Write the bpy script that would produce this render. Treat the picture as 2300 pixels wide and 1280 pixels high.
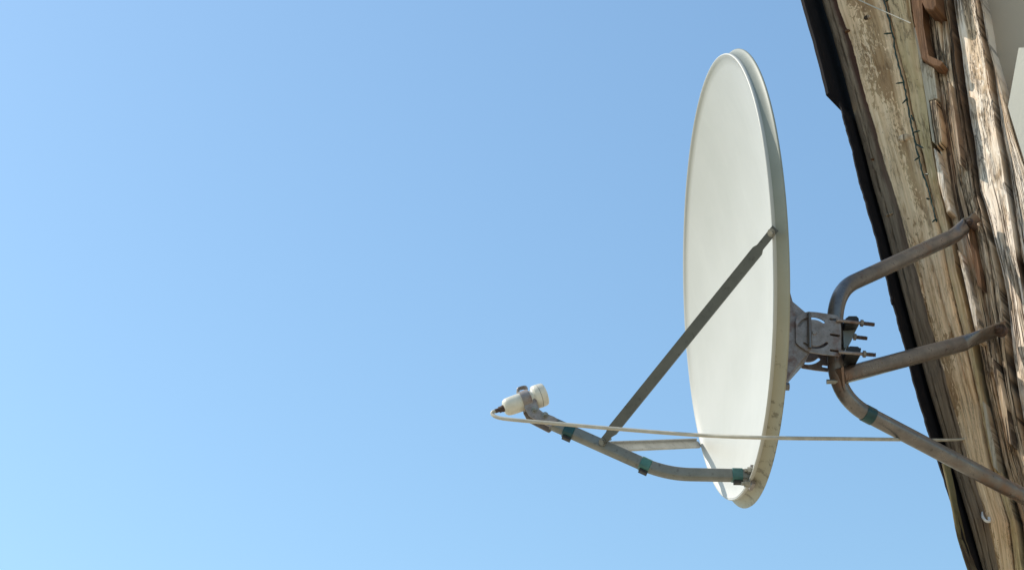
import bpy, bmesh, math, random
from mathutils import Vector, Matrix, noise
random.seed(7)
S = bpy.context.scene
for o in list(bpy.data.objects): bpy.data.objects.remove(o)
COL = S.collection

# ------------------------------------------------------------------ camera, sky, sun, exposure
PITCH = math.radians(28.0); LENS = 70.0; EYE = Vector((0, 0, 1.6))
cam_d = bpy.data.cameras.new('camera'); cam = bpy.data.objects.new('camera', cam_d); COL.objects.link(cam)
cam_d.lens = LENS; cam_d.sensor_width = 36.0; cam_d.clip_start = 0.05; cam_d.clip_end = 6000
cam.location = EYE; cam.rotation_euler = (math.pi/2 + PITCH, 0, 0); S.camera = cam
S.render.resolution_x = 1024; S.render.resolution_y = 569

SUN = Vector((-0.65, 0.19, 0.735)).normalized()          # towards the sun
SUN_EL = math.asin(SUN.z); SUN_AZ = math.atan2(SUN.x, SUN.y)
w = bpy.data.worlds.new('World'); S.world = w; w.use_nodes = True
nt = w.node_tree; nt.nodes.clear()
sky = nt.nodes.new('ShaderNodeTexSky'); sky.sky_type = 'NISHITA'; sky.sun_disc = False
sky.sun_elevation = SUN_EL; sky.sun_rotation = SUN_AZ
sky.altitude = 300; sky.air_density = 1.35; sky.dust_density = 1.5; sky.ozone_density = 1.3
bg = nt.nodes.new('ShaderNodeBackground'); bg.inputs['Strength'].default_value = 0.15
wo = nt.nodes.new('ShaderNodeOutputWorld')
tint = nt.nodes.new('ShaderNodeMix'); tint.data_type = 'RGBA'; tint.blend_type = 'MULTIPLY'; tint.inputs[0].default_value = 1.0
tint.inputs[7].default_value = (.825, 1.0, 1.04, 1)            # even white balance of the whole sky
nt.links.new(sky.outputs[0], tint.inputs[6]); nt.links.new(tint.outputs[2], bg.inputs['Color']); nt.links.new(bg.outputs[0], wo.inputs[0])
sl = bpy.data.lights.new('sun', 'SUN'); sl.energy = 4.2; sl.angle = math.radians(0.53); sl.color = (1.0, 0.94, 0.84)
so = bpy.data.objects.new('sun', sl); COL.objects.link(so)
so.rotation_euler = SUN.to_track_quat('Z', 'Y').to_euler(); so.location = (-6, -2, 9)
S.view_settings.view_transform = 'Standard'; S.view_settings.look = 'None'
S.view_settings.exposure = 0.28; S.view_settings.gamma = 1.0; S.view_settings.use_curve_mapping = False

# ------------------------------------------------------------------ surveying helpers
FPX = LENS/36*2300
AX = Vector((1, 0, 0)); AV = Vector((0, math.cos(PITCH), math.sin(PITCH))); AU = Vector((0, -math.sin(PITCH), math.cos(PITCH)))
def ray(x, y): return AV + AX*((x-1150)/FPX) - AU*((y-640)/FPX)
def at(x, y, d): return EYE + ray(x, y)*d                       # d = distance along the view axis
def on_plane(x, y, p0, nrm):
    r = ray(x, y); return EYE + r*((p0-EYE).dot(nrm)/r.dot(nrm))

# ------------------------------------------------------------------ object helpers
def link(o, parent=None):
    COL.objects.link(o)
    if parent is not None:
        o.parent = parent
        o.matrix_parent_inverse = parent.matrix_basis.inverted()
    return o
def thing(name, label, cat, loc=(0, 0, 0), group=None):
    o = bpy.data.objects.new(name, None); o.location = loc; o.empty_display_size = 0.1
    o['label'] = label; o['category'] = cat
    if group: o['group'] = group
    return link(o)
def mesh(name, verts, faces, m, parent=None, smooth=True, uvs=None):
    me = bpy.data.meshes.new(name); me.from_pydata([tuple(v) for v in verts], [], faces)
    if uvs:
        for uname, vals in uvs.items():
            L = me.uv_layers.new(name=uname)
            for lp in me.loops: L.data[lp.index].uv = vals[lp.vertex_index]
    me.update()
    if smooth:
        for p in me.polygons: p.use_smooth = True
    me.materials.append(m)
    o = bpy.data.objects.new(name, me)
    return link(o, parent)
def fix(o, sharp=None):
    bm = bmesh.new(); bm.from_mesh(o.data); bmesh.ops.recalc_face_normals(bm, faces=bm.faces); 
    bm.to_mesh(o.data); bm.free()
    if sharp: o.data.set_sharp_from_angle(angle=math.radians(sharp))
    return o
class MB:
    def __init__(s): s.v = []; s.f = []
    def add(s, v, f):
        b = len(s.v); s.v += [Vector(p) for p in v]; s.f += [[i+b for i in q] for q in f]
    def box(s, c, ax, ay, az, hx, hy, hz):
        v = [c+ax*(i*hx)+ay*(j*hy)+az*(k*hz) for i in (-1, 1) for j in (-1, 1) for k in (-1, 1)]
        s.add(v, [[0, 1, 3, 2], [4, 6, 7, 5], [0, 4, 5, 1], [2, 3, 7, 6], [0, 2, 6, 4], [1, 5, 7, 3]])
    def rings(s, rings, cap=True):
        n = len(rings[0]); b = len(s.v)
        for r in rings: s.v += [Vector(p) for p in r]
        for i in range(len(rings)-1):
            for j in range(n):
                s.f.append([b+i*n+j, b+i*n+(j+1) % n, b+(i+1)*n+(j+1) % n, b+(i+1)*n+j])
        if cap:
            s.f.append([b+j for j in range(n)][::-1]); s.f.append([b+(len(rings)-1)*n+j for j in range(n)])
    def cyl(s, a, b, r, n=14, r2=None):
        a = Vector(a); b = Vector(b); d = (b-a).normalized(); x = d.orthogonal().normalized(); y = d.cross(x)
        r2 = r if r2 is None else r2
        s.rings([[p+(x*math.cos(t)+y*math.sin(t))*q for t in [2*math.pi*k/n for k in range(n)]] for p, q in ((a, r), (b, r2))])
    def lathe(s, o, d, prof, n=36, cap=True):
        d = d.normalized(); x = d.orthogonal().normalized(); y = d.cross(x)
        s.rings([[o+d*z+(x*math.cos(t)+y*math.sin(t))*r for t in [2*math.pi*k/n for k in range(n)]] for z, r in prof], cap)
    def sweep(s, pts, prof, up, cap=True):
        """prof(i) -> list of (a,b) in the frame (side, up')"""
        n = len(pts); rr = []
        for i, p in enumerate(pts):
            t = (pts[min(i+1, n-1)]-pts[max(i-1, 0)]).normalized()
            a = t.cross(up).normalized() if i == 0 else (a-t*a.dot(t)).normalized()
            b = a.cross(t).normalized()
            rr.append([p+a*u+b*v for u, v in prof(i)])
        s.rings(rr, cap)
    def build(s, name, m, parent=None, smooth=True, sharp=40):
        o = mesh(name, s.v, s.f, m, parent, smooth); return fix(o, sharp)
def circle(r, n=20): return [(r*math.cos(2*math.pi*k/n), r*math.sin(2*math.pi*k/n)) for k in range(n)]
def rrect(hx, hy, r, n=4):
    out = []
    for cx, cy, a0 in ((hx-r, hy-r, 0), (-hx+r, hy-r, 90), (-hx+r, -hy+r, 180), (hx-r, -hy+r, 270)):
        for k in range(n+1):
            t = math.radians(a0+90*k/n); out.append((cx+r*math.cos(t), cy+r*math.sin(t)))
    return out
def catmull(P, n=10):
    out = []; Q = [P[0]*2-P[1]]+list(P)+[P[-1]*2-P[-2]]
    for i in range(1, len(Q)-2):
        a, b, c, d = Q[i-1:i+3]
        for k in range(n):
            t = k/n; out.append(0.5*(2*b+(c-a)*t+(2*a-5*b+4*c-d)*t*t+(3*b-a-3*c+d)*t**3))
    out.append(P[-1]); return out
def fillet(P, rad, n=8):
    """polyline with rounded corners"""
    out = [P[0]]
    for i in range(1, len(P)-1):
        a, b, c = P[i-1:i+2]; r = rad[i-1] if isinstance(rad, (list, tuple)) else rad
        u = (a-b).normalized(); v = (c-b).normalized()
        p = b+u*r; q = b+v*r
        for k in range(n+1):
            t = k/n; out.append(p*(1-t)**2+b*2*t*(1-t)+q*t*t)
    out.append(P[-1]); return out
def plate(name, outline, holes, o, ex, ey, thick, m, parent):
    """flat plate with holes: outline/holes are 2-D loops in (ex,ey)"""
    cu = bpy.data.curves.new(name, 'CURVE'); cu.dimensions = '2D'; cu.fill_mode = 'BOTH'; cu.extrude = thick/2; cu.bevel_depth = 0.0
    for lp in [outline]+holes:
        sp = cu.splines.new('POLY'); sp.points.add(len(lp)-1); sp.use_cyclic_u = True
        for q, (a, b) in zip(sp.points, lp): q.co = (a, b, 0, 1)
    t = bpy.data.objects.new('tmp', cu); COL.objects.link(t)
    dg = bpy.context.evaluated_depsgraph_get(); me = bpy.data.meshes.new_from_object(t.evaluated_get(dg))
    bpy.data.objects.remove(t); bpy.data.curves.remove(cu)
    ez = ex.cross(ey)
    vs = [o+ex*v.co.x+ey*v.co.y+ez*v.co.z for v in me.vertices]; fs = [list(p.vertices) for p in me.polygons]
    bpy.data.meshes.remove(me)
    ob = mesh(name, vs, fs, m, parent, smooth=False)
    bm = bmesh.new(); bm.from_mesh(ob.data); bmesh.ops.remove_doubles(bm, verts=bm.verts, dist=1e-6)
    bmesh.ops.recalc_face_normals(bm, faces=bm.faces); bm.to_mesh(ob.data); bm.free()
    return ob

# ------------------------------------------------------------------ material helpers
class NT:
    def __init__(s, name, rough=0.6, metal=0.0, spec=0.5):
        s.m = bpy.data.materials.new(name); s.m.use_nodes = True; s.t = s.m.node_tree
        s.b = s.t.nodes['Principled BSDF']; s.b.inputs['Roughness'].default_value = rough
        s.b.inputs['Metallic'].default_value = metal; s.b.inputs['Specular IOR Level'].default_value = spec
    def n(s, typ, **kw):
        x = s.t.nodes.new(typ)
        for k, v in kw.items(): setattr(x, k, v)
        return x
    def l(s, a, b): s.t.links.new(a, b)
    def uv(s, name): return s.n('ShaderNodeUVMap', uv_map=name).outputs[0]
    def obj(s): return s.n('ShaderNodeTexCoord').outputs['Object']
    def noise(s, vec, scale=(1, 1, 1), sc=1.0, det=6, rough=.6, dist=0.0):
        mp = s.n('ShaderNodeMapping'); mp.inputs['Scale'].default_value = scale; s.l(vec, mp.inputs['Vector'])
        x = s.n('ShaderNodeTexNoise'); x.inputs['Scale'].default_value = sc; x.inputs['Detail'].default_value = det
        x.inputs['Roughness'].default_value = rough; x.inputs['Distortion'].default_value = dist
        s.l(mp.outputs[0], x.inputs['Vector']); return x.outputs['Fac']
    def ramp(s, fac, stops, interp='LINEAR'):
        r = s.n('ShaderNodeValToRGB'); cr = r.color_ramp; cr.interpolation = interp
        while len(cr.elements) < len(stops): cr.elements.new(0.5)
        for e, (p, c) in zip(cr.elements, stops):
            e.position = p; e.color = (c, c, c, 1) if not isinstance(c, tuple) else (*c, 1)
        s.l(fac, r.inputs[0]); return r.outputs['Color']
    def mix(s, fac, a, b, mode='MIX'):
        x = s.n('ShaderNodeMix', data_type='RGBA', blend_type=mode)
        for sock, v in ((x.inputs[0], fac), (x.inputs[6], a), (x.inputs[7], b)):
            if isinstance(v, (int, float)): sock.default_value = v
            elif isinstance(v, tuple): sock.default_value = (*v, 1)
            else: s.l(v, sock)
        return x.outputs[2]
    def math(s, op, a, b=0.0, c=None):
        x = s.n('ShaderNodeMath', operation=op)
        for i, v in enumerate((a, b) if c is None else (a, b, c)):
            if isinstance(v, (int, float)): x.inputs[i].default_value = v
            else: s.l(v, x.inputs[i])
        return x.outputs[0]
    def sep(s, vec):
        x = s.n('ShaderNodeSeparateXYZ'); s.l(vec, x.inputs[0]); return x.outputs
    def bump(s, h, strength=.5, dist=.003):
        x = s.n('ShaderNodeBump'); x.inputs['Strength'].default_value = strength; x.inputs['Distance'].default_value = dist
        s.l(h, x.inputs['Height']); s.l(x.outputs[0], s.b.inputs['Normal'])
    def color(s, c):
        if isinstance(c, tuple): s.b.inputs['Base Color'].default_value = (*c, 1)
        else: s.l(c, s.b.inputs['Base Color'])
    def rough(s, v): s.l(v, s.b.inputs['Roughness'])

def metal_mat(name, base, dark, rough=.5, metal=.6, sc=60, rust=None, rust_at=.62):
    t = NT(name, rough, metal); o = t.obj()
    f = t.noise(o, sc=sc, det=8, rough=.65)
    c = t.mix(t.ramp(f, [(.35, 0.), (.68, 1.)]), dark, base)
    if rust:
        g = t.noise(o, sc=sc*.35, det=10, rough=.7)
        c = t.mix(t.ramp(g, [(rust_at-.06, 0.), (rust_at+.06, 1.)]), c, rust)
    sp = t.noise(o, sc=sc*5, det=3)
    c = t.mix(t.ramp(sp, [(.28, .55), (.4, 0.)]), c, (.03, .028, .025))
    t.color(c); t.rough(t.ramp(f, [(.3, rough+.15), (.7, rough-.08)])); t.bump(f, .25, .001); return t.m
M = {}
M['galv'] = metal_mat('galvanised_steel', (.205, .21, .195), (.16, .165, .152), .45, .55, 20)
M['galv_plate'] = metal_mat('galvanised_plate', (.33, .285, .262), (.22, .19, .175), .5, .4, 55, (.19, .115, .09), .56)
M['tube'] = metal_mat('weathered_tube', (.215, .192, .176), (.145, .13, .12), .30, .65, 22, (.19, .12, .085), .58)
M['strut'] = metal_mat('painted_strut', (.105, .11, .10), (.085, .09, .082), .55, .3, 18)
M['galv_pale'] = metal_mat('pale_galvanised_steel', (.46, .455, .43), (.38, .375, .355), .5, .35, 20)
M['zinc'] = metal_mat('zinc_bolt', (.36, .34, .29), (.22, .21, .18), .45, .6, 150)
M['rusty'] = metal_mat('rusty_thread', (.13, .075, .055), (.06, .04, .03), .7, .3, 200)
M['black'] = metal_mat('black_clamp', (.02, .02, .02), (.012, .012, .012), .55, .0, 120)
def coat(name, c, d, rough=.45):
    t = NT(name, rough); o = t.obj(); f = t.noise(o, sc=30, det=8)
    t.color(t.mix(t.ramp(f, [(.35, 0.), (.7, 1.)]), d, c)); t.bump(t.noise(o, sc=300), .1, .0005); return t.m
M['tape'] = coat('teal_tape', (.006, .065, .068), (.004, .035, .04), .35)
M['tape_pale'] = coat('faded_teal_tape', (.055, .17, .15), (.02, .09, .09), .35)
M['cable'] = coat('cable_sheath', (.50, .46, .38), (.36, .32, .25), .5)
M['wire_green'] = coat('green_wire', (.010, .035, .018), (.006, .02, .012), .5)
M['white'] = coat('white_enamel', (.8, .8, .78), (.7, .7, .68), .35)
# reflector paint, with mildew and painted ground bounce along its lower rim
DISH_C = None
def dish_mat():
    t = NT('reflector_paint', .5); o = t.obj(); z = t.sep(o)[2]
    f = t.noise(o, sc=5, det=8, rough=.6)
    streak = t.noise(o, (30, 30, 2.2), 1.0, 6)
    c = t.mix(t.ramp(f, [(.3, 0.), (.75, 1.)]), (.405, .395, .353), (.455, .443, .403))
    c = t.mix(t.math('MULTIPLY', t.ramp(streak, [(.5, 0.), (.75, 1.)]), .10), c, (.56, .56, .49))
    return t, o, z, c
t, o, z, c = dish_mat(); t.color(c); t.bump(t.noise(o, sc=9, det=3), .06, .004); M['dish'] = t.m
t, o, z, c = dish_mat(); t.m.name = 'shaded_rim_paint'
c = t.mix(t.ramp(t.noise(o, sc=7, det=8, rough=.65), [(.3, 0.), (.7, 1.)]), (.17, .185, .15), (.24, .25, .21))  # dark grey-green base: the skirt's shade is painted into its colour
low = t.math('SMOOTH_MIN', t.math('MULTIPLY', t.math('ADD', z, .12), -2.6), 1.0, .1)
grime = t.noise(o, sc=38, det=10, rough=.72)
c = t.mix(t.math('MULTIPLY', t.ramp(t.math('MULTIPLY_ADD', low, .6, .2), [(.2, .15), (.55, .8)]), .75), c, (.36, .315, .215))  # tan towards the foot: dirt plus light bounced off the ground, painted in
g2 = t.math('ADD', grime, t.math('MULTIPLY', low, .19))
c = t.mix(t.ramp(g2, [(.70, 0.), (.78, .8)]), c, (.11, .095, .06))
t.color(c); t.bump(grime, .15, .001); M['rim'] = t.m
def lnb_mat():
    t = NT('feed_plastic', .4); o = t.obj(); f = t.noise(o, sc=50, det=9, rough=.7)
    c = t.mix(t.ramp(f, [(.35, 0.), (.7, 1.)]), (.56, .52, .43), (.70, .67, .58))
    c = t.mix(t.ramp(t.noise(o, sc=90, det=8, rough=.75), [(.64, 0.), (.70, .8)]), c, (.16, .13, .075))
    t.color(c); return t.m
M['lnb'] = lnb_mat()
def sheet_mat():
    t = NT('rusty_roof_sheet', .95, .0, .1); o = t.obj(); f = t.noise(o, sc=22, det=10, rough=.7)
    c = t.ramp(f, [(.3, (.010, .009, .010)), (.6, (.016, .013, .013)), (.72, (.04, .026, .018)), (.85, (.12, .08, .05))])
    t.color(c); t.bump(f, .4, .002); return t.m
M['sheet'] = sheet_mat()
def plaster_mat(nm, ca, cb):
    t = NT(nm, .9); o = t.obj(); f = t.noise(o, sc=3, det=8); g = t.noise(o, sc=120, det=5)
    c = t.mix(f, ca, cb); t.color(c); t.bump(g, .3, .002); return t.m
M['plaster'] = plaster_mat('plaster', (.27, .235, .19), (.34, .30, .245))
M['plaster_lit'] = plaster_mat('sunlit_plaster', (.58, .53, .44), (.68, .63, .53))  # the wall's plaster lightened, sunlight put into the colour
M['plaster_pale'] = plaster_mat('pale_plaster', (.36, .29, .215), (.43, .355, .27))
def ground_mat():
    t = NT('pale_gravel', .95); o = t.obj(); f = t.noise(o, sc=.6, det=8); g = t.noise(o, sc=25, det=8)
    c = t.mix(f, (.44, .37, .26), (.54, .46, .34)); c = t.mix(t.ramp(g, [(.35, .5), (.6, 0.)]), c, (.18, .17, .12))
    t.color(c); t.bump(g, .5, .02); return t.m
M['ground'] = ground_mat()
def wood_mat(name, stops, crack=.5, crack_col=(.045, .03, .02), grain=(90, 5), stain=None, flecks=None, moss=None, bump=.6, streak=None):
    """weathered wood; map 'm' is metres (across, along), map 'f' is the fraction across and along"""
    t = NT(name, .85, 0, .25); m = t.uv('m'); f = t.uv('f'); fx = t.sep(f)[0]; fy = t.sep(f)[1]
    g = t.noise(m, (grain[0], grain[1], 1), 1.0, 8, .6, .12)
    big = t.noise(m, (16, 1.6, 1), 1.0, 5, .55, .1)
    c = t.ramp(t.math('MULTIPLY_ADD', g, .62, t.math('MULTIPLY', big, .38)), stops)
    if streak:
        st = t.noise(m, (34, 1.0, 1), 1.0, 5, .55, .15)
        c = t.mix(t.ramp(st, [(.50, 0.), (.62, .85)]), c, streak)
    s2 = t.noise(m, (170, 2.2, 1), 1.0, 6, .6, .1); c = t.mix(1.0, c, t.ramp(s2, [(.30, (.62, .57, .51)), (.45, (.90, .885, .86)), (.62, (1.06, 1.06, 1.06))]), 'MULTIPLY')
    pt = t.noise(m, (30, 11, 1), 1.0, 8, .7, .7); c = t.mix(1.0, c, t.ramp(pt, [(.32, (.66, .58, .48)), (.45, (.97, .96, .94)), (.7, (1.05, 1.04, 1.03))]), 'MULTIPLY')
    if flecks:
        area = t.noise(m, (11, 2.1, 1), 1.0, 4, .55, .5)
        fl = t.noise(m, (150, 48, 1), 1.0, 5, .6, 1.0)
        k = t.ramp(t.math('MULTIPLY_ADD', t.math('SUBTRACT', fl, .5), .55, area), [(.515, 0.), (.545, 1.)])
        edge = t.math('MULTIPLY', t.ramp(fx, [(.30, 0.), (.42, 1.), (.8, 1.), (.92, 0.)]), k)
        tone = t.ramp(t.noise(m, (20, 8, 1), 1.0, 4), [(.4, flecks[0]), (.62, flecks[1])])
        c = t.mix(t.math('MULTIPLY', edge, .8), c, tone)
    if moss:
        ms = t.noise(m, (26, 3, 1), 1.0, 8, .65); c = t.mix(t.ramp(ms, [(.42, 0.), (.66, .7)]), c, moss)
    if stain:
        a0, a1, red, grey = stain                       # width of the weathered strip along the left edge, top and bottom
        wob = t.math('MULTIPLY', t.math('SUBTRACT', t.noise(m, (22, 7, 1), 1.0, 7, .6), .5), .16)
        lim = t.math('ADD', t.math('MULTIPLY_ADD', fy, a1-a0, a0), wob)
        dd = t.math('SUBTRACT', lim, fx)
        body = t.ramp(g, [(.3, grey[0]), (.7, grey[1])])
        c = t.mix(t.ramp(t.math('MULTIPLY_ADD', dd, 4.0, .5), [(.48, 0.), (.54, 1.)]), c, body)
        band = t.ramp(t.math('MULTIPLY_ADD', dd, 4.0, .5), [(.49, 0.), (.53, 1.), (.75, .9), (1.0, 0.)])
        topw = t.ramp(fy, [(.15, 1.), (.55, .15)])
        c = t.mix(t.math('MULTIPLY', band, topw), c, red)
    cr = t.noise(m, (70, 1.3, 1), 1.0, 5, .5, .15)
    ck = t.ramp(t.math('ABSOLUTE', t.math('SUBTRACT', cr, .5)), [(0.0, 1.), (.014, .9), (.028, 0.)])
    gate = t.ramp(t.noise(m, (10, 2, 1), 1.0, 3), [(.62-.25*crack, 0.), (.72-.25*crack, 1.)])
    cf = t.math('MULTIPLY', t.math('MULTIPLY', ck, gate), min(1, crack+.3))
    c = t.mix(cf, c, crack_col)
    c2 = t.noise(m, (105, 9, 1), 1.0, 7, .7, .3)
    k2 = t.ramp(t.math('ABSOLUTE', t.math('SUBTRACT', c2, .5)), [(0.0, 1.), (.010, .8), (.024, 0.)])
    g3 = t.ramp(t.noise(m, (22, 6, 1), 1.0, 4), [(.46, 0.), (.56, 1.)])
    k2 = t.math('MULTIPLY', t.math('MULTIPLY', k2, g3), .45+.35*crack); c = t.mix(k2, c, (.10, .066, .042)); cf = t.math('MAXIMUM', cf, k2)
    sp = t.noise(m, (150, 90, 1), 1.0, 3, .5)
    c = t.mix(t.ramp(sp, [(.24, .7), (.32, 0.)]), c, (.06, .045, .03))
    c = t.mix(1.0, c, (1.0, .925, .90), 'MULTIPLY'); t.color(c)
    h = t.math('SUBTRACT', g, t.math('MULTIPLY', cf, 1.4)); t.bump(h, bump, .006); return t.m
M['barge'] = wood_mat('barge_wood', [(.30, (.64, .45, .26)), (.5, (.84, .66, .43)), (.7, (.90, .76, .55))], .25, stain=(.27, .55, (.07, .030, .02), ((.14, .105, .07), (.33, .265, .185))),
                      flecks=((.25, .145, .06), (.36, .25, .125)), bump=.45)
M['green_board'] = wood_mat('mossy_wood', [(.3, (.50, .38, .21)), (.5, (.70, .57, .37)), (.7, (.82, .71, .51))], .5, moss=(.46, .40, .20), streak=(.44, .31, .18))
M['split'] = wood_mat('split_log_wood', [(.28, (.32, .21, .125)), (.43, (.62, .48, .32)), (.58, (.78, .67, .51)), (.8, (.86, .79, .66))], .9, streak=(.20, .12, .07), bump=.9)
M['log'] = wood_mat('bleached_log_wood', [(.28, (.42, .29, .17)), (.40, (.70, .59, .45)), (.52, (.86, .80, .69)), (.8, (.90, .87, .80))], 0.75, (.10, .06, .035), grain=(60, 9), bump=.9, flecks=((.46, .33, .19), (.62, .49, .33)))
M['brown'] = wood_mat('brown_board_wood', [(.3, (.10, .05, .025)), (.5, (.19, .105, .055)), (.75, (.30, .18, .10))], .4)
M['batten'] = wood_mat('mossy_batten_wood', [(.3, (.07, .06, .04)), (.5, (.17, .145, .09)), (.75, (.30, .27, .17))], .7, moss=(.10, .11, .03))
M['pale'] = wood_mat('pale_trim_wood', [(.3, (.42, .40, .32)), (.7, (.60, .57, .47))], .3)

# ------------------------------------------------------------------ ground
g = MB(); g.add([(-3000, -3000, 0), (3000, -3000, 0), (3000, 3000, 0), (-3000, 3000, 0)], [[0, 1, 2, 3]])
go = g.build('ground', M['ground'], None, False, None); go['kind'] = 'structure'

# ------------------------------------------------------------------ house: the steep roof verge and its gable
FW = Vector((-.56, -.828, 0)).normalized()                     # gable faces this way
FP = at(2190, 490, 4.95)                                       # a point of the gable's front plane
FR = Vector((-FW.y, FW.x, 0)).normalized()                     # to the right along the gable
if FR.x < 0: FR = -FR
def fac(x, y, off=0.0): return on_plane(x, y, FP+FW*off, FW)
def interp(poly, y):
    if y <= poly[0][0]: (a, b), (c, d) = poly[0], poly[min(3, len(poly)-1)]
    elif y >= poly[-1][0]: (a, b), (c, d) = poly[max(-4, -len(poly))], poly[-1]
    else:
        for (a, b), (c, d) in zip(poly, poly[1:]):
            if a <= y <= c: break
    return b+(d-b)*(y-a)/(c-a)
E_SHEET = [(0, 1806), (254, 1882), (420, 1931), (479, 1949), (608, 1982), (697, 2003), (787, 2037), (909, 2073), (983, 2100), (1042, 2112)]
E_STRIP = [(0, 1842), (121, 1878), (243, 1911), (420, 1958), (600, 2008), (784, 2058), (900, 2091), (1050, 2136), (1150, 2167), (1280, 2205)]
E_PLANK = [(0, 1988), (82, 2009), (164, 2029), (246, 2045), (328, 2065), (420, 2088), (515, 2112), (574, 2123), (718, 2152), (780, 2170), (889, 2194), (1030, 2221), (1170, 2264), (1280, 2276)]
E_GREEN = [(0, 2046), (131, 2066), (230, 2083), (315, 2096), (361, 2102), (420, 2112), (515, 2132), (640, 2160), (780, 2188), (889, 2212), (1030, 2243), (1170, 2284), (1280, 2300)]
E_SPLIT = [(0, 2134), (98, 2147), (197, 2160), (312, 2177), (420, 2193), (466, 2208), (548, 2228), (630, 2247), (712, 2258), (780, 2264), (878, 2278), (1000, 2303), (1280, 2376)]
E_LOG1 = [(0, 2198), (98, 2213), (180, 2228), (279, 2240), (361, 2256), (420, 2264), (548, 2284), (700, 2310), (1000, 2382), (1280, 2455)]
E_LOG2 = [(0, 2206), (98, 2223), (180, 2246), (279, 2275), (361, 2302), (420, 2325), (700, 2400), (1280, 2560)]
ROWS = [-700, -560, -420, -300, -200, -130, -80, -40]+list(range(-10, 1300, 5))+[1330, 1370, 1430, 1520, 1640, 1800, 2000]
VB = (fac(2160, 900)-fac(1900, 0)).normalized()                # direction down the verge
def fbm(x, y, o=4): return noise.fractal(Vector((x, y, 3.7)), 1.0, 2.0, o)
house = thing('house', 'weathered timber roof edge and gable of an old house beside the satellite dish', 'house', (FP.x+1.5, FP.y-.6, 0))
def board(name, m, eL, eR, prof, cols, relief, seed, gL=0., gR=0., back=.07, rows=None, wob=0.0):
    """a long timber between two edges; prof(s) -> stand-off from the gable plane, s across 0..1"""
    rows = rows or ROWS; V = []; um = []; uf = []; Fc = []
    h0 = prof(.5)
    wid0 = (fac(interp(eR, 600), 600)-fac(interp(eL, 600), 600)).length
    for y in rows:
        a = fac(interp(eL, y)+gL, y, h0)-FW*h0; b = fac(interp(eR, y)-gR, y, h0)-FW*h0; al = (a-FP).dot(VB)
        a = a+FR*(wob*fbm(seed+1.3, al*9, 4)); b = b+FR*(wob*fbm(seed+7.7, al*9, 4))
        ring = [(0., -back)]+[(k/(cols-1), None) for k in range(cols)]+[(1., -back)]
        for s, fixed in ring:
            p = a.lerp(b, s); x = s*wid0
            h = fixed if fixed is not None else prof(s)+relief(x+seed*3.1, al, s)
            V.append(p+FW*h); um.append((x+seed*.37, al+seed*.9)); uf.append((s, y/1280))
    n = cols+2
    for i in range(len(rows)-1):
        for j in range(n-1): Fc.append([i*n+j, i*n+j+1, (i+1)*n+j+1, (i+1)*n+j])
    Fc.append(list(range(n))); Fc.append([(len(rows)-1)*n+j for j in range(n)][::-1])
    o = mesh(name, V, Fc, m, house, True, {'m': um, 'f': uf}); return fix(o, 60)
def edge_round(s, e=.06, d=.012):
    k = min(s, 1-s)/e
    return 0 if k >= 1 else -d*(1-math.sqrt(max(0, 1-(1-k)**2)))
def cracks(x, y, fx, fy, dep, thr=.10):
    v = abs(noise.noise(Vector((x*fx+.10*noise.noise(Vector((x*8, y*7, 1))), y*fy, 9.1))))
    return -dep*max(0, 1-v/thr)
def terrace(v, n):
    t = v*n; f = math.floor(t); q = t-f; return (f+min(1, max(0, (q-.72)/.28)))/n
def rel_rough(x, y, s): return .010*terrace(fbm(x*30, y*3.2, 4), 3)+.007*terrace(fbm(x*16+4, y*1.2, 3), 2)+.0020*fbm(x*130, y*26, 4)+cracks(x, y, 22, .8, .016, .05)
def rel_log(x, y, s): return .0038*terrace(fbm(x*38, y*6, 4), 3)+.002*fbm(x*14, y*2)+.0014*fbm(x*150, y*34, 4)+cracks(x, y, 15, .9, .010, .035)
def rel_plank(x, y, s): return .0016*fbm(x*90, y*5, 5)+.0012*fbm(x*12, y*1.2)+cracks(x+3, y, 17, .6, .008, .035)
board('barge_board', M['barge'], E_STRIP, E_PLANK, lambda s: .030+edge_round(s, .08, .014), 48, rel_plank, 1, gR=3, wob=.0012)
board('wood_board', M['green_board'], E_PLANK, E_GREEN, lambda s: .022, 28, rel_plank, 2, gL=3, gR=3, wob=.003)
board('split_log', M['split'], E_GREEN, E_SPLIT, lambda s: .010+.022*s-(.012*(1-s/.08) if s < .08 else 0), 60, rel_rough, 3, gL=4, gR=3, wob=.002, back=.1)
board('log', M['log'], E_SPLIT, E_LOG1, lambda s: .022+.045*s, 60, rel_log, 4, gL=3, gR=0, wob=.002, back=.12)
board('log', M['log'], [(y, x+4) for y, x in E_LOG1], E_LOG2, lambda s: .046+.036*s-(.02*(s-.9)/.1 if s > .9 else 0), 44, rel_log, 6, wob=.003, back=.12)
# plastered gable behind the logs
wv = []
for y in ROWS[::6]+[ROWS[-1]]:
    a = fac(interp(E_SPLIT, y)+25, y, .012); wv.append(a)
base = fac(interp(E_SPLIT, 2000)+25, 2000, .012)
wall_pts = wv+[Vector((base.x+.12*FR.x, base.y+.12*FR.y, 0))]
wall_pts += [wall_pts[-1]+FR*3.0, wv[0]+FR*3.6]
N = len(wall_pts)
wm = MB(); wm.add(wall_pts+[p-FW*.2 for p in wall_pts], [list(range(N)), list(range(N, 2*N))[::-1]]+[[i, (i+1) % N, N+(i+1) % N, N+i] for i in range(N)])
wm.build('gable_wall', M['plaster_pale'], house, False, None)

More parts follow.
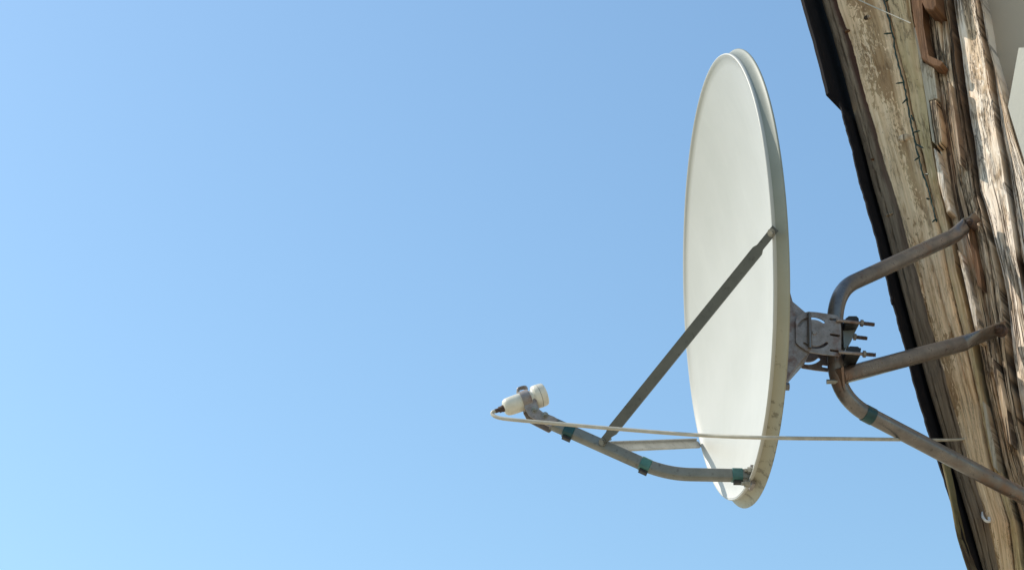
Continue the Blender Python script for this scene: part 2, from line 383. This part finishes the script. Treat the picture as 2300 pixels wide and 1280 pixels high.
# ------------------------------------------------------------------ roof sheets: corrugated lengths lapped down the slope
OVER = .120
def roof_sheet(y0, y1, over, lift, seed, edge_shift=0, ragged=0.0, fold=.006):
    """folded sheet running down the slope, projecting in front of the gable; back of it carries on over the roof"""
    m = MB(); ys = [y0+(y1-y0)*k/120 for k in range(121)]; top = []; bot = []
    depth = [over-.0, over-.006, over-.03, .05, -.2, -.8, -2.5]
    nrmL = -(FR)                                              # outward from the roof is to the left
    rows = []
    for y in ys:
        base = fac(interp(E_STRIP, y)-2+edge_shift, y, .03)-FW*.03; al = (base-FP).dot(VB)
        r1 = []; r2 = []
        for k, d in enumerate(depth):
            jag = ragged*fbm(seed, al*30, 5) if k < 2 else 0
            q = base+FW*(d+jag)-FR*(lift+.003*fbm(seed+d*2, al*5)+(.0 if k > 1 else -.0))
            if k == 0: q = q+FR*fold                          # folded drip edge
            r1.append(q); r2.append(q-FR*.0035-FW*(.0 if k else -.002))
        rows.append(r1+r2[::-1])
    m.rings(rows, True); return m.build('roof_sheet', M['sheet'], house, True, 30)
roof_sheet(-700, 246, OVER+.012, .020, 1, 0, 0, .011)
roof_sheet(256, 705, OVER-.022, .004, 2, 0, .007)
roof_sheet(690, 1046, OVER-.024, .006, 3, 0, .006)
roof_sheet(1036, 2000, .095, .004, 4, 0, .005)
# mossy batten showing below the last sheet
E_B0 = [(1040, 2113), (1120, 2130), (1206, 2149), (1276, 2172), (1400, 2207)]
E_B1 = [(1040, 2122), (1120, 2140), (1206, 2160), (1276, 2184), (1400, 2220)]
board('verge_batten', M['batten'], E_B0, E_B1, lambda s: .104+edge_round(s, .3, .006), 8, rel_plank, 8, back=-.075, rows=[1040+6*k for k in range(48)]+[1400, 1600, 2000], wob=.004)

# sunlit wedge of the gable wall, shaped as a raised piece in lighter plaster
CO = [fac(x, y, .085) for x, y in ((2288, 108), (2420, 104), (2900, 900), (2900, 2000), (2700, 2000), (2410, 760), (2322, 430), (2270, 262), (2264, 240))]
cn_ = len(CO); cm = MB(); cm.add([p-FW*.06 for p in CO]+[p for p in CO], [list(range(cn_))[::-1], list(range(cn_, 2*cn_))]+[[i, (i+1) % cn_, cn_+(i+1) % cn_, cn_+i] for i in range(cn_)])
cm.build('sunlit_wall_patch', M['plaster_lit'], house, False, None)

# small timbers tucked between the board and the log at the top
def block(name, m, quad, w0, w1, parent=house, bev=.004):
    pts = [fac(x, y, w1)-FW*w1 for x, y in quad]; n = len(pts); cen = sum(pts, Vector())/n
    fr = [p+(cen-p).normalized()*bev+FW*w1 for p in pts]; md = [p+FW*(w1-bev) for p in pts]; bk = [p+FW*w0 for p in pts]
    V = bk+md+fr; Fc = [[i, (i+1) % n, n+(i+1) % n, n+i] for i in range(n)]+[[n+i, n+(i+1) % n, 2*n+(i+1) % n, 2*n+i] for i in range(n)]+[list(range(n))[::-1], [2*n+i for i in range(n)]]
    um = [((p-FP).dot(FR), (p-FP).dot(VB)) for p in V]; uf = [(.5, .5)]*len(V)
    return fix(mesh(name, V, Fc, m, parent, False, {'m': um, 'f': uf}))
block('wooden_block', M['brown'], [(2036, -120), (2064, -120), (2071, 60), (2086, 128), (2118, 142), (2112, 152), (2098, 149), (2069, 132), (2054, 60), (2046, 0)], -.05, .062)
block('wooden_block', M['brown'], [(2062, -90), (2094, -90), (2103, 14), (2096, 25), (2078, 22), (2070, 4)], -.05, .085)
block('trim_strip', M['pale'], [(2052, 62), (2058, 64), (2074, 150), (2086, 225), (2100, 322), (2094, 318), (2080, 225), (2066, 140)], -.02, .030, bev=.001)
block('pale_panel', M['pale'], [(2068, 138), (2098, 152), (2106, 222), (2086, 226)], -.03, .034, bev=.002)
block('wooden_block', M['split'], [(2088, 226), (2101, 224), (2112, 270), (2116, 318), (2104, 330), (2094, 280)], -.03, .046)
# long splinters lifting off the split log
for q, mm, h in (([(2097, 332), (2104, 338), (2121, 400), (2136, 472), (2127, 480), (2108, 410)], M['log'], .050), ([(2150, 560), (2157, 566), (2192, 690), (2206, 762), (2196, 768), (2170, 650)], M['log'], .052),
                 ([(2126, 180), (2133, 186), (2152, 300), (2160, 372), (2151, 366), (2138, 280)], M['split'], .056), ([(2224, 800), (2233, 806), (2262, 920), (2276, 1002), (2264, 996), (2240, 880)], M['split'], .054),
                 ([(2172, 500), (2180, 508), (2200, 600), (2206, 650), (2196, 640), (2182, 570)], M['brown'], .050), ([(2206, 900), (2213, 905), (2236, 1010), (2242, 1060), (2232, 1050), (2216, 970)], M['pale'], .040)):
    block('splinter', mm, q, -.01, h, bev=.003)
# knots and nail heads on the barge board
def knob(name, m, x, y, off, rx, ry, h):
    c = fac(x, y, off); V = []; Fc = []; K = 12
    for r, hh in ((1, -.004), (.8, h*.6), (.4, h), (0.05, h*.9)):
        for k in range(K):
            a = 2*math.pi*k/K; V.append(c+FR*(rx*r*math.cos(a))-VB*(ry*r*math.sin(a))+FW*hh)
    for i in range(3):
        for k in range(K): Fc.append([i*K+k, i*K+(k+1) % K, (i+1)*K+(k+1) % K, (i+1)*K+k])
    Fc.append([3*K+k for k in range(K)])
    um = [((p-FP).dot(FR), (p-FP).dot(VB)) for p in V]
    return fix(mesh(name, V, Fc, m, house, True, {'m': um, 'f': [(.1, .5)]*len(V)}))
for x, y, rx, ry in ((1903, 70, .009, .005), (1998, 482, .012, .004), (1960, 358, .006, .003), (2030, 310, .02, .012), (1948, 40, .012, .008)):
    knob('knot', M['brown'] if rx < .01 else M['split'], x, y, .031, rx, ry, .004)

# hook below the boards
hk = MB(); hp = catmull([fac(2206, 1150, .03), fac(2207, 1160, .05), fac(2214, 1169, .055), fac(2222, 1170, .045), fac(2221, 1162, .04)], 6)
hk.sweep(hp, lambda i: circle(.0035*(1 if i > 6 else .6+.06*i), 8), FW); hk.build('hook', M['white'], house)

# string lights stapled down the board
lights = thing('string_lights', 'dark green string of tiny lights hanging down the pale weathered roof board', 'string lights', fac(1985, 0, .05))
pts = [fac(x, y, .040) for x, y in ((1955, -130), (1972, -50), (1985, 0), (1998, 52), (2007, 88), (2012, 120), (2022, 160), (2030, 190), (2036, 218), (2043, 262), (2049, 290), (2054, 312), (2063, 352), (2074, 392), (2085, 424), (2093, 455), (2099, 482), (2104, 498))]
pts = catmull(pts, 6)
pts = [p+FR*(.0022*fbm(1, i*.6)) for i, p in enumerate(pts)]
wmb = MB(); wmb.sweep(pts, lambda i: circle(.0024+.0005*math.sin(i*1.7), 6), FW); wmb.build('light_wire', M['wire_green'], lights)
for x, y, dx, dy in ((1990, 4, 6, -5), (1997, 40, 3, 14), (2003, 75, -18, 2), (2028, 186, -16, 2), (2037, 222, -10, 11), (2047, 260, 5, 12), (2052, 298, 14, -4), (2059, 325, 15, 8), (2066, 352, -12, 9), (2079, 392, 6, -1), (2087, 448, -7, -3), (2102, 492, -8, 7)):
    a = fac(x, y, .042); b = fac(x+dx, y+dy, .052); bb = MB(); bb.cyl(a, a.lerp(b, .55), .0022, 8); bb.cyl(a.lerp(b, .5), b, .0028, 8, .0012)
    bb.build('bulb', M['wire_green'], lights)
# thin wire crossing the top of the board
tw = MB(); tp = [fac(1880, -28, .06), fac(1932, 2, .06), fac(2046, 53, .064)]
tw.sweep(catmull(tp, 6), lambda i: circle(.0018, 6), FW); two = tw.build('thin_wire', M['cable'])
two['label'] = 'thin pale wire stretched across the top of the weathered roof board'; two['category'] = 'wire'

# ------------------------------------------------------------------ satellite dish frame
C = at(1624.71, 622.31, 4.47); R = .4967
az, el = .0789, -.0558
Nn = Vector((-math.cos(az)*math.cos(el), -math.sin(az)*math.cos(el), math.sin(el)))    # the way it faces
Dn = Vector((0, 0, -1)); Dn = (Dn-Nn*Dn.dot(Nn)).normalized()                           # down within its plane
Sd = Dn.cross(Nn); Sd = -Sd if Sd.y > 0 else Sd                                          # its side towards the viewer
def SP(x, y, off=0.0): return on_plane(x, y, C+Sd*off, Sd)                               # on the dish's middle plane
dish = thing('satellite_dish', 'large white satellite dish with feed arm standing out from the roof edge', 'satellite dish', C)
def ringp(r, z, a): return C+(Dn*math.cos(a)+Sd*math.sin(a))*r-Nn*z                      # z = metres behind the front rim
NA = 144; DEP = .086
def surf(prof, name, m, parent, smooth_angle=50, flip=False):
    V = []; Fc = []
    for r, z in prof:
        for k in range(NA):
            a_ = 2*math.pi*k/NA; sag = .008*max(0, math.cos(a_))**1.5*max(0, r-R-.002)/.010 if name == 'rim' else 0   # lip a little deeper at the foot
            V.append(ringp(r+sag, z, a_)-C)
    n = len(prof)
    for i in range(n-1):
        for k in range(NA): Fc.append([i*NA+k, i*NA+(k+1) % NA, (i+1)*NA+(k+1) % NA, (i+1)*NA+k])
    if prof[0][0] < .01: Fc.append(list(range(NA)))
    if prof[-1][0] < .01: Fc.append([(n-1)*NA+k for k in range(NA)][::-1])
    o = mesh(name, V, Fc, m, None); o.location = C; fix(o, smooth_angle)
    if flip: o.data.flip_normals()
    o.parent = parent; o.matrix_parent_inverse = parent.matrix_basis.inverted(); return o
inner = [(.004, .004+DEP)]+[(r*(R-.008), .004+DEP*(1-r*r)) for r in [k/28 for k in range(1, 29)]]
shell = inner+[((R-.006), .0015), (R-.003, 0)]+[(R-.004, .006)]+[(r*(R-.006), .010+DEP*(1-r*r)) for r in [k/20 for k in range(20, 0, -1)]]+[(.004, .010+DEP)]
refl = surf(shell, 'reflector', M['dish'], dish, 60)
surf([(R-.0045, .004), (R-.003, .001), (R-.0012, -.0005), (R+.0008, .000), (R+.0018, .002), (R+.0018, .005), (R+.000, .0085)], 'rim_bead', M['dish'], dish, 75)
rimp = [(R+.0008, .0060), (R+.0004, .0080), (R+.0012, .012), (R+.0038, .018), (R+.0080, .0245), (R+.0105, .0265), (R+.0122, .0285), (R+.0117, .0305), (R+.0095, .0310), (R+.006, .029), (R+.001, .022), (R-.005, .010)]
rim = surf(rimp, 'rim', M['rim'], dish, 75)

# ------------------------------------------------------------------ feed arm, struts, tapes
armp = fillet([SP(1688, 1068), SP(1494, 1064), SP(1238, 950)], [.055], 10)
a = MB(); a.sweep(armp, lambda i: rrect(.0115, .0125, .0035, 3), Sd); arm = a.build('feed_arm', M['galv'], dish, True, 35)
lug = MB()
ea = (SP(1688, 1068)-SP(1600, 1066)).normalized()
lug.box(SP(1688, 1072), ea, Sd, ea.cross(Sd), .004, .018, .022); lug.build('arm_lug', M['galv_plate'], dish, False)
for px, py, sgn in ((1687, 1056, 1), (1680, 1086, 1)):
    b = MB(); p = SP(px, py, .016); b.cyl(p-ea*.008, p+ea*.004, .0075, 6); b.cyl(p-ea*.014, p-ea*.007, .004, 10); b.build('bolt', M['zinc'], dish)
def tape(px, py, x0, y0, x1, y1, m, tag=True):
    d = (SP(x1, y1)-SP(x0, y0)).normalized(); c = SP(px, py)
    t = MB(); t.sweep([c-d*.0115, c-d*.0105, c+d*.0105, c+d*.0115], lambda i: rrect(.0132 if 0 < i < 3 else .0118, .0142 if 0 < i < 3 else .0128, .006), Sd)
    o = t.build('tape', m, dish, True, 50)
    if tag:
        k = MB(); up = d.cross(Sd); up = -up if up.z > 0 else up
        k.box(c+up*.0165+d*.002, d, Sd, up, .0095, .007, .003); k.build('tape_end', M['black'], o, False)
tape(1277, 969, 1238, 950, 1400, 1022, M['tape']); tape(1449, 1044, 1400, 1022, 1470, 1054, M['tape_pale']); tape(1655, 1067, 1500, 1064, 1688, 1068, M['tape_pale'])

J = SP(1352, 999)
def strut(ang, sgn, m, name='strut'):
    """folded steel strip from the arm to the rim"""
    e = ringp(R+.0065, -.002, math.radians(ang)); s0 = J+Sd*(sgn*.0165)
    d = (e-s0).normalized(); L = (e-s0).length
    nrm = (Sd*sgn-d*d.dot(Sd*sgn)).normalized(); wd = d.cross(nrm)*(1 if sgn > 0 else -1)
    m1 = MB(); pr = []
    # tab – shoulder – folded channel – shoulder – tab
    st = [(-.014, .008, 0), (.022, .008, 0), (.034, .0115, .007), (L-(.05 if sgn > 0 else .012), .0115, .007), (L-(.040 if sgn > 0 else .008), .008, 0), (L+(.012 if sgn > 0 else .006), .008, 0)]
    rings = []
    for z, hw, fl in st:
        c = s0+d*z
        rings.append([c-wd*hw+nrm*.0012, c+wd*hw+nrm*.0012, c+wd*hw-nrm*(.0012+fl*.6), c+wd*(hw-.0022)-nrm*(.0012+fl*.6), c+wd*(hw-.0022)-nrm*.0012, c-wd*(hw-.0022)-nrm*.0012, c-wd*(hw-.0022)-nrm*(.0012+fl), c-wd*hw-nrm*(.0012+fl)])
    m1.rings(rings); o = m1.build(name, m, dish, False)
    for z in (0.0, L):
        c = s0+d*z; b = MB(); b.cyl(c+nrm*.0008, c+nrm*.003, .0085, 16); b.cyl(c+nrm*.0025, c+nrm*.0075, .006, 6 if z else 14)
        if not z: b.cyl(c-nrm*.0338 if sgn > 0 else c, c, .0035, 8)
        b.build('bolt', M['zinc'] if z else M['galv'], o)
    return o
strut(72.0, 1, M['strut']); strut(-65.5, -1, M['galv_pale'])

# ------------------------------------------------------------------ feed horn at the arm's end
l0 = SP(1131.5, 916.5); l1 = SP(1224, 884.5); ld = (l1-l0).normalized(); PXM = (l1-l0).length/97.9
prof = [(0, .0075), (.5, .0125), (2.2, .0155), (5.5, .0178), (10, .0192), (18, .0198), (62, .0203), (64, .0185), (67, .0175), (70, .0190), (72, .0238), (74, .0252), (83, .0258)]
lb = MB(); lb.lathe(l0, ld, [(z*PXM, r) for z, r in prof], 40); feed = lb.build('feed_horn', M['lnb'], dish, True, 50)
cp = MB(); cp.lathe(l0, ld, [(z*PXM, r) for z, r in ((83.2, .0235), (84.0, .0248), (84.2, .0257), (95.0, .0248), (97.2, .0240), (98.2, .0222), (98.6, .017), (98.8, .001))], 40); cp.build('feed_cap', M['lnb'], feed, True, 50)
gs = MB(); gs.lathe(l0, ld, [(82.6*PXM, .0248), (84.4*PXM, .0248)], 36); gs.build('gasket', M['black'], feed)
cn = MB(); cn.cyl(l0-ld*.020, l0+ld*.002, .0048, 14); cn.cyl(l0-ld*.011, l0-ld*.003, .0068, 6); cn.cyl(l0-ld*.0035, l0+.001*ld, .0078, 14); cn.build('connector', M['rusty'], feed)
# clamp band and its ears
bd = MB(); bd.lathe(l0, ld, [(z*PXM, r) for z, r in ((41.0, .0205), (41.2, .0226), (61.5, .0228), (61.8, .0206))], 40, False); clamp = bd.build('clamp', M['galv_plate'], dish, True, 40)
exS = (SP(1300, 900)-SP(1200, 900)).normalized(); eyS = (exS.cross(Sd)).normalized(); eyS = -eyS if eyS.z > 0 else eyS
def loc2(px, py, o): q = SP(px, py)-o; return (q.dot(exS), q.dot(eyS))
o0 = SP(1200, 920)
c7 = lambda x, y: (1090+x/7.53, 840+y/7.53)
ear = [(640, 430), (850, 420), (868, 560), (905, 648), (965, 695), (1150, 768), (1215, 812), (1190, 862), (1100, 935), (1080, 940), (760, 775), (725, 745), (655, 620)]
for sgn in (1, -1):
    plate('clamp_ear', [loc2(*c7(*p), o0) for p in ear], [], o0+Sd*(sgn*.0145), exS, eyS, .003, M['galv_plate'], clamp)
for bx, by in ((820, 655), (1000, 745)):
    p = SP(*c7(bx, by)); b = MB(); b.cyl(p+Sd*.0162, p+Sd*.0176, .0072, 16); b.cyl(p+Sd*.0174, p+Sd*.0215, .0052, 6); b.cyl(p-Sd*.022, p+Sd*.0245, .0032, 10); b.build('bolt', M['zinc'], clamp)
lp = [SP(*c7(*p)) for p in ((575, 325), (548, 300), (550, 262), (590, 240), (660, 226), (690, 240), (700, 270))]
lm = MB(); lm.sweep(catmull(lp, 6), lambda i: rrect(.0022, .007, .001, 1), Sd); lm.build('clamp_loop', M['galv_plate'], clamp, True, 40)

# ------------------------------------------------------------------ bracket behind the dish
c3 = lambda x, y: (1720+x/4.923, 640+y/4.923)
ob = SP(1820, 766)
def arc(cx, cy, r, a0, a1, w, n=8):
    out = []
    for rr, seq in ((r+w, range(n+1)), (r-w, range(n, -1, -1))):
        for k in seq:
            a = math.radians(a0+(a1-a0)*k/n); out.append((cx+rr*math.cos(a), cy+rr*math.sin(a)))
        ae = math.radians(a1 if rr > r else a0); mx, my = cx+r*math.cos(ae), cy+r*math.sin(ae); sg = 1 if rr > r else -1
        for k in range(1, 5):
            b = ae+math.radians(180*k/5)*(1) if rr > r else ae+math.pi+math.radians(180*k/5)
            out.append((mx+w*math.cos(b), my+w*math.sin(b)))
    return out
def slot(x0, y0, x1, y1, w):
    d = math.atan2(y1-y0, x1-x0); out = []
    for (x, y, b) in ((x1, y1, d-math.pi/2), (x0, y0, d+math.pi/2)):
        for k in range(6): t = b+math.pi*k/5; out.append((x+w*math.cos(t), y+w*math.sin(t)))
    return out
side = [(288, 480), (300, 445), (360, 405), (430, 388), (520, 395), (740, 428), (775, 470), (786, 560), (786, 860), (760, 876), (600, 858), (450, 834), (390, 808), (330, 765), (292, 728)]
cc3 = [(490, 620)]
def L3(p): return loc2(*c3(*p), ob)
def sl3(pts, w): return pts
pv = L3((490, 620)); k3 = 1/4.923*(SP(1821, 766)-SP(1820, 766)).length
def arcs():
    hs = []
    hs.append(arc(pv[0], pv[1], 176*k3, -150, -48, 17*k3, 10)); hs.append(arc(pv[0], pv[1], 176*k3, 45, 132, 17*k3, 10))
    return hs
def slots():
    a = L3((672, 472)); b = L3((752, 480)); c = L3((676, 640)); d = L3((764, 655)); e = L3((676, 812)); f = L3((752, 824))
    return [slot(*a, *b, 15*k3), slot(*c, *d, 15*k3), slot(*e, *f, 15*k3)]
brk = None
for sgn in (1, -1):
    o = plate('bracket_plate', [L3(p) for p in side], arcs()+slots(), ob+Sd*(sgn*.040), exS, eyS, .0035, M['galv_plate'], dish)
    if sgn > 0: brk = o
# web across the pipe side and hat-shaped foot on the dish's back
w1 = SP(1877, 737); w2 = SP(1877, 812); wc = (w1+w2)/2; hv = (w2-w1).normalized(); nx = hv.cross(Sd).normalized()
wb = MB(); wb.box(wc, Sd, hv, nx, .0384, (w2-w1).length/2, .0017); wb.build('bracket_web', M['galv_plate'], dish, False)
ft = MB(); P4 = lambda x, y, s: SP(x, y)+Sd*s
pr_out = [(1762, 660), (1770, 676), (1775, 694), (1808, 722), (1812, 806), (1780, 842), (1766, 862), (1758, 872)]
rings = []
for s, grow in ((-.036, -2), (-.028, 0), (.028, 0), (.036, -2)):
    rings.append([P4(x+(grow if 1760 < x else 0), y, s) for x, y in pr_out]+[P4(1752, 850, s), P4(1752, 690, s)])
ft.rings(rings); ft.build('bracket_foot', M['galv_plate'], dish, False)
for x, y in ((1766, 868), (1765, 700)):
    b = MB(); p = SP(x, y, .03); b.cyl(p-ea*.02, p+ea*.006, .009, 8); b.build('bolt', M['tube'], dish)
# pivot rivet, vertical pin and the two U-bolts round the pipe
b = MB(); p = ob+Sd*.0417; b.cyl(p, p+Sd*.0025, .006, 14, .0045); b.build('rivet', M['galv_plate'], dish)
b = MB(); b.cyl(P4(1808, 724, .046), P4(1809.5, 802, .046), .0042, 12); b.build('pin', M['tube'], dish)
def ubolt(xa, ya, xb, yb, m=M['galv']):
    """rod from the plate past the pipe, on both sides, with a black saddle and threaded ends"""
    root = None
    for sgn in (1, -1):
        s = sgn*.034+.012; a = P4(xa, ya, s); e = P4(xb, yb, s); d = (e-a).normalized()
        m1 = MB(); m1.cyl(a, a+d*.058, .0038, 10); o = m1.build('rod', M['galv_plate'], dish)
        m2 = MB(); m2.cyl(a+d*.056, a+d*(e-a).length, .0040, 10)
        for k in range(8): z = .058+k*.0032; m2.cyl(a+d*z, a+d*(z+.0014), .0046, 10)
        m2.build('thread', M['rusty'], o)
        m3 = MB(); m3.cyl(a+d*.054, a+d*.060, .0078, 6); m3.build('nut', M['tube'], o)
    return o
ubolt(1868, 740, 1953, 750); ubolt(1873, 811, 1948, 817); 
b = MB(); a = P4(1880, 774, -.012); e = P4(1936, 780, -.012); b.cyl(a, e, .0040, 10); b.build('thread', M['rusty'], dish)
for q in ([(1890, 734), (1897, 729), (1914, 729), (1919, 734), (1920, 747), (1890, 750)], [(1892, 802), (1899, 796), (1917, 797), (1923, 802), (1923, 816), (1892, 814)]):
    m1 = MB(); m1.rings([[P4(x, y, s) for x, y in q] for s in (-.030, -.028, .040, .042)]); m1.build('saddle', M['black'], dish, False)
m1 = MB(); m1.rings([[P4(x, y, s) for x, y in ((1889, 752), (1917, 749), (1908, 774), (1895, 790), (1891, 790))] for s in (-.022, .020)]); m1.build('saddle_plate', M['galv'], dish, False)

# ------------------------------------------------------------------ tubular mount that carries the dish
mount = thing('dish_mount', 'bent brown steel tube mount holding the dish off the timber roof edge', 'bracket', fac(2190, 490, .05))
pz = SP(1879, 780, 0); dpipe = (pz-EYE).dot(AV)
def dep(p): return (p-EYE).dot(AV)
A = fac(2143, 530, .085); A2 = fac(2196, 486, .055)
Cc = fac(2352, 1142, .06)
pt = SP(1880, 718); pb = SP(1879, 858)
TR = .0182
path = fillet([A2, fac(2170, 506, .06), A, at(1874, 654, dep(pt)+.012), at(1878, 893, dep(pb)-.004), Cc], [.008, .02, .085, .085], 12)
nP = len(path)
def tube_prof(i):
    f = 1.0 if i > 16 else max(0.0, (i-6)/10)                  # flattened end
    wd = (1+(1-f)*.15)*(.72 if i < 3 else 1)
    return [(u*wd, v*(.16+.84*f)) for u, v in circle(TR, 24)]
fl = MB(); fl.sweep(path, tube_prof, Sd.cross(AX)*.2+Vector((0.5, .3, .9))); fl.build('bent_tube', M['tube'], mount, True, 40)
B0 = at(1884, 846, dep(pb)-.004); B1 = fac(2160, 772, .13); B2 = fac(2252, 736, .065)
bp = [B0, B0.lerp(B1, .5), B1]+[B1.lerp(B2, k/6) for k in range(1, 7)]
bp2 = []
for i, (p, q) in enumerate(zip(bp, bp[1:])): bp2 += [p.lerp(q, k/6) for k in range(6)]
bp2.append(bp[-1])
def br_prof(i):
    f = min(1, max(0, (i-14)/16)); return [(u*(1+.5*f), v*(1-.7*f)) for u, v in circle(.0188, 24)]
m1 = MB(); m1.sweep(bp2, br_prof, Vector((0.2, .5, .9))); brace = m1.build('brace_tube', M['tube'], mount, True, 40)
bd_ = (B1-B0).normalized()
m1 = MB(); pp = [at(x, y, dep(pb)-.020) for x, y in ((1889, 826), (1895, 823), (1899, 880), (1894, 870))]; pq = [at(x, y, dep(pb)+.014) for x, y in ((1889, 826), (1895, 823), (1899, 880), (1894, 870))]
m1.rings([pp, pq]); m1.build('brace_plate', M['tube'], brace, False)
m1 = MB(); q = at(1879, 857, dep(pb)); m1.cyl(q-AX*.022, q+AX*.026, .0055, 8); m1.build('bolt', M['zinc'], brace)
m1 = MB(); q = fac(2247, 741, .078); m1.cyl(q-FW*.01, q+FW*.004, .015, 16); m1.cyl(q, q+FW*.013, .010, 6); m1.cyl(q-FW*.02, q+FW*.020, .005, 8); m1.build('bolt', M['rusty'], brace)
m1 = MB(); q = fac(2178, 500, .066); m1.cyl(q-FW*.03, q+FW*.002, .0095, 16); m1.cyl(q, q+FW*.008, .0065, 6); m1.cyl(q, q+FW*.013, .0035, 8); m1.build('bolt', M['rusty'], mount)
# teal tape round the lower leg
l_a = at(1878, 893, dep(pb)-.004); tdir = (Cc-l_a).normalized()
best = min((k/400 for k in range(400)), key=lambda k: abs((lambda p: 1150+FPX*(p-EYE).dot(AX)/dep(p))(l_a.lerp(Cc, k))-1950))
tc = l_a.lerp(Cc, best); m1 = MB(); m1.cyl(tc-tdir*.012, tc+tdir*.012, TR+.0012, 24); m1.build('tape', M['tape'], mount, True, 50)

# ------------------------------------------------------------------ coaxial cable from the feed horn to the roof edge
c0 = l0-ld*.019; dl = dep(c0)
cpts = [c0, c0-ld*.006, at(1106, 930, dl-.004), at(1118, 937, dl-.015), at(1150, 942, dl-.03), at(1240, 950, dl-.06), at(1400, 964, dl-.11), at(1575, 977, 4.10), at(1740, 983, 4.03), at(1900, 985, 4.18), at(2050, 987, 4.46), at(2120, 988, 4.62), fac(2165, 986, .03), fac(2182, 984, -.01)]
m1 = MB(); cs = catmull(cpts, 8); m1.sweep(cs, lambda i: circle(.0040 if i < 78 else max(.0022, .0040-.00008*(i-78)), 12), Vector((0.1, -.2, 1)))
co = m1.build('coaxial_cable', M['cable']); co['label'] = 'grey coaxial cable running from the feed horn to the timber roof edge'; co['category'] = 'cable'
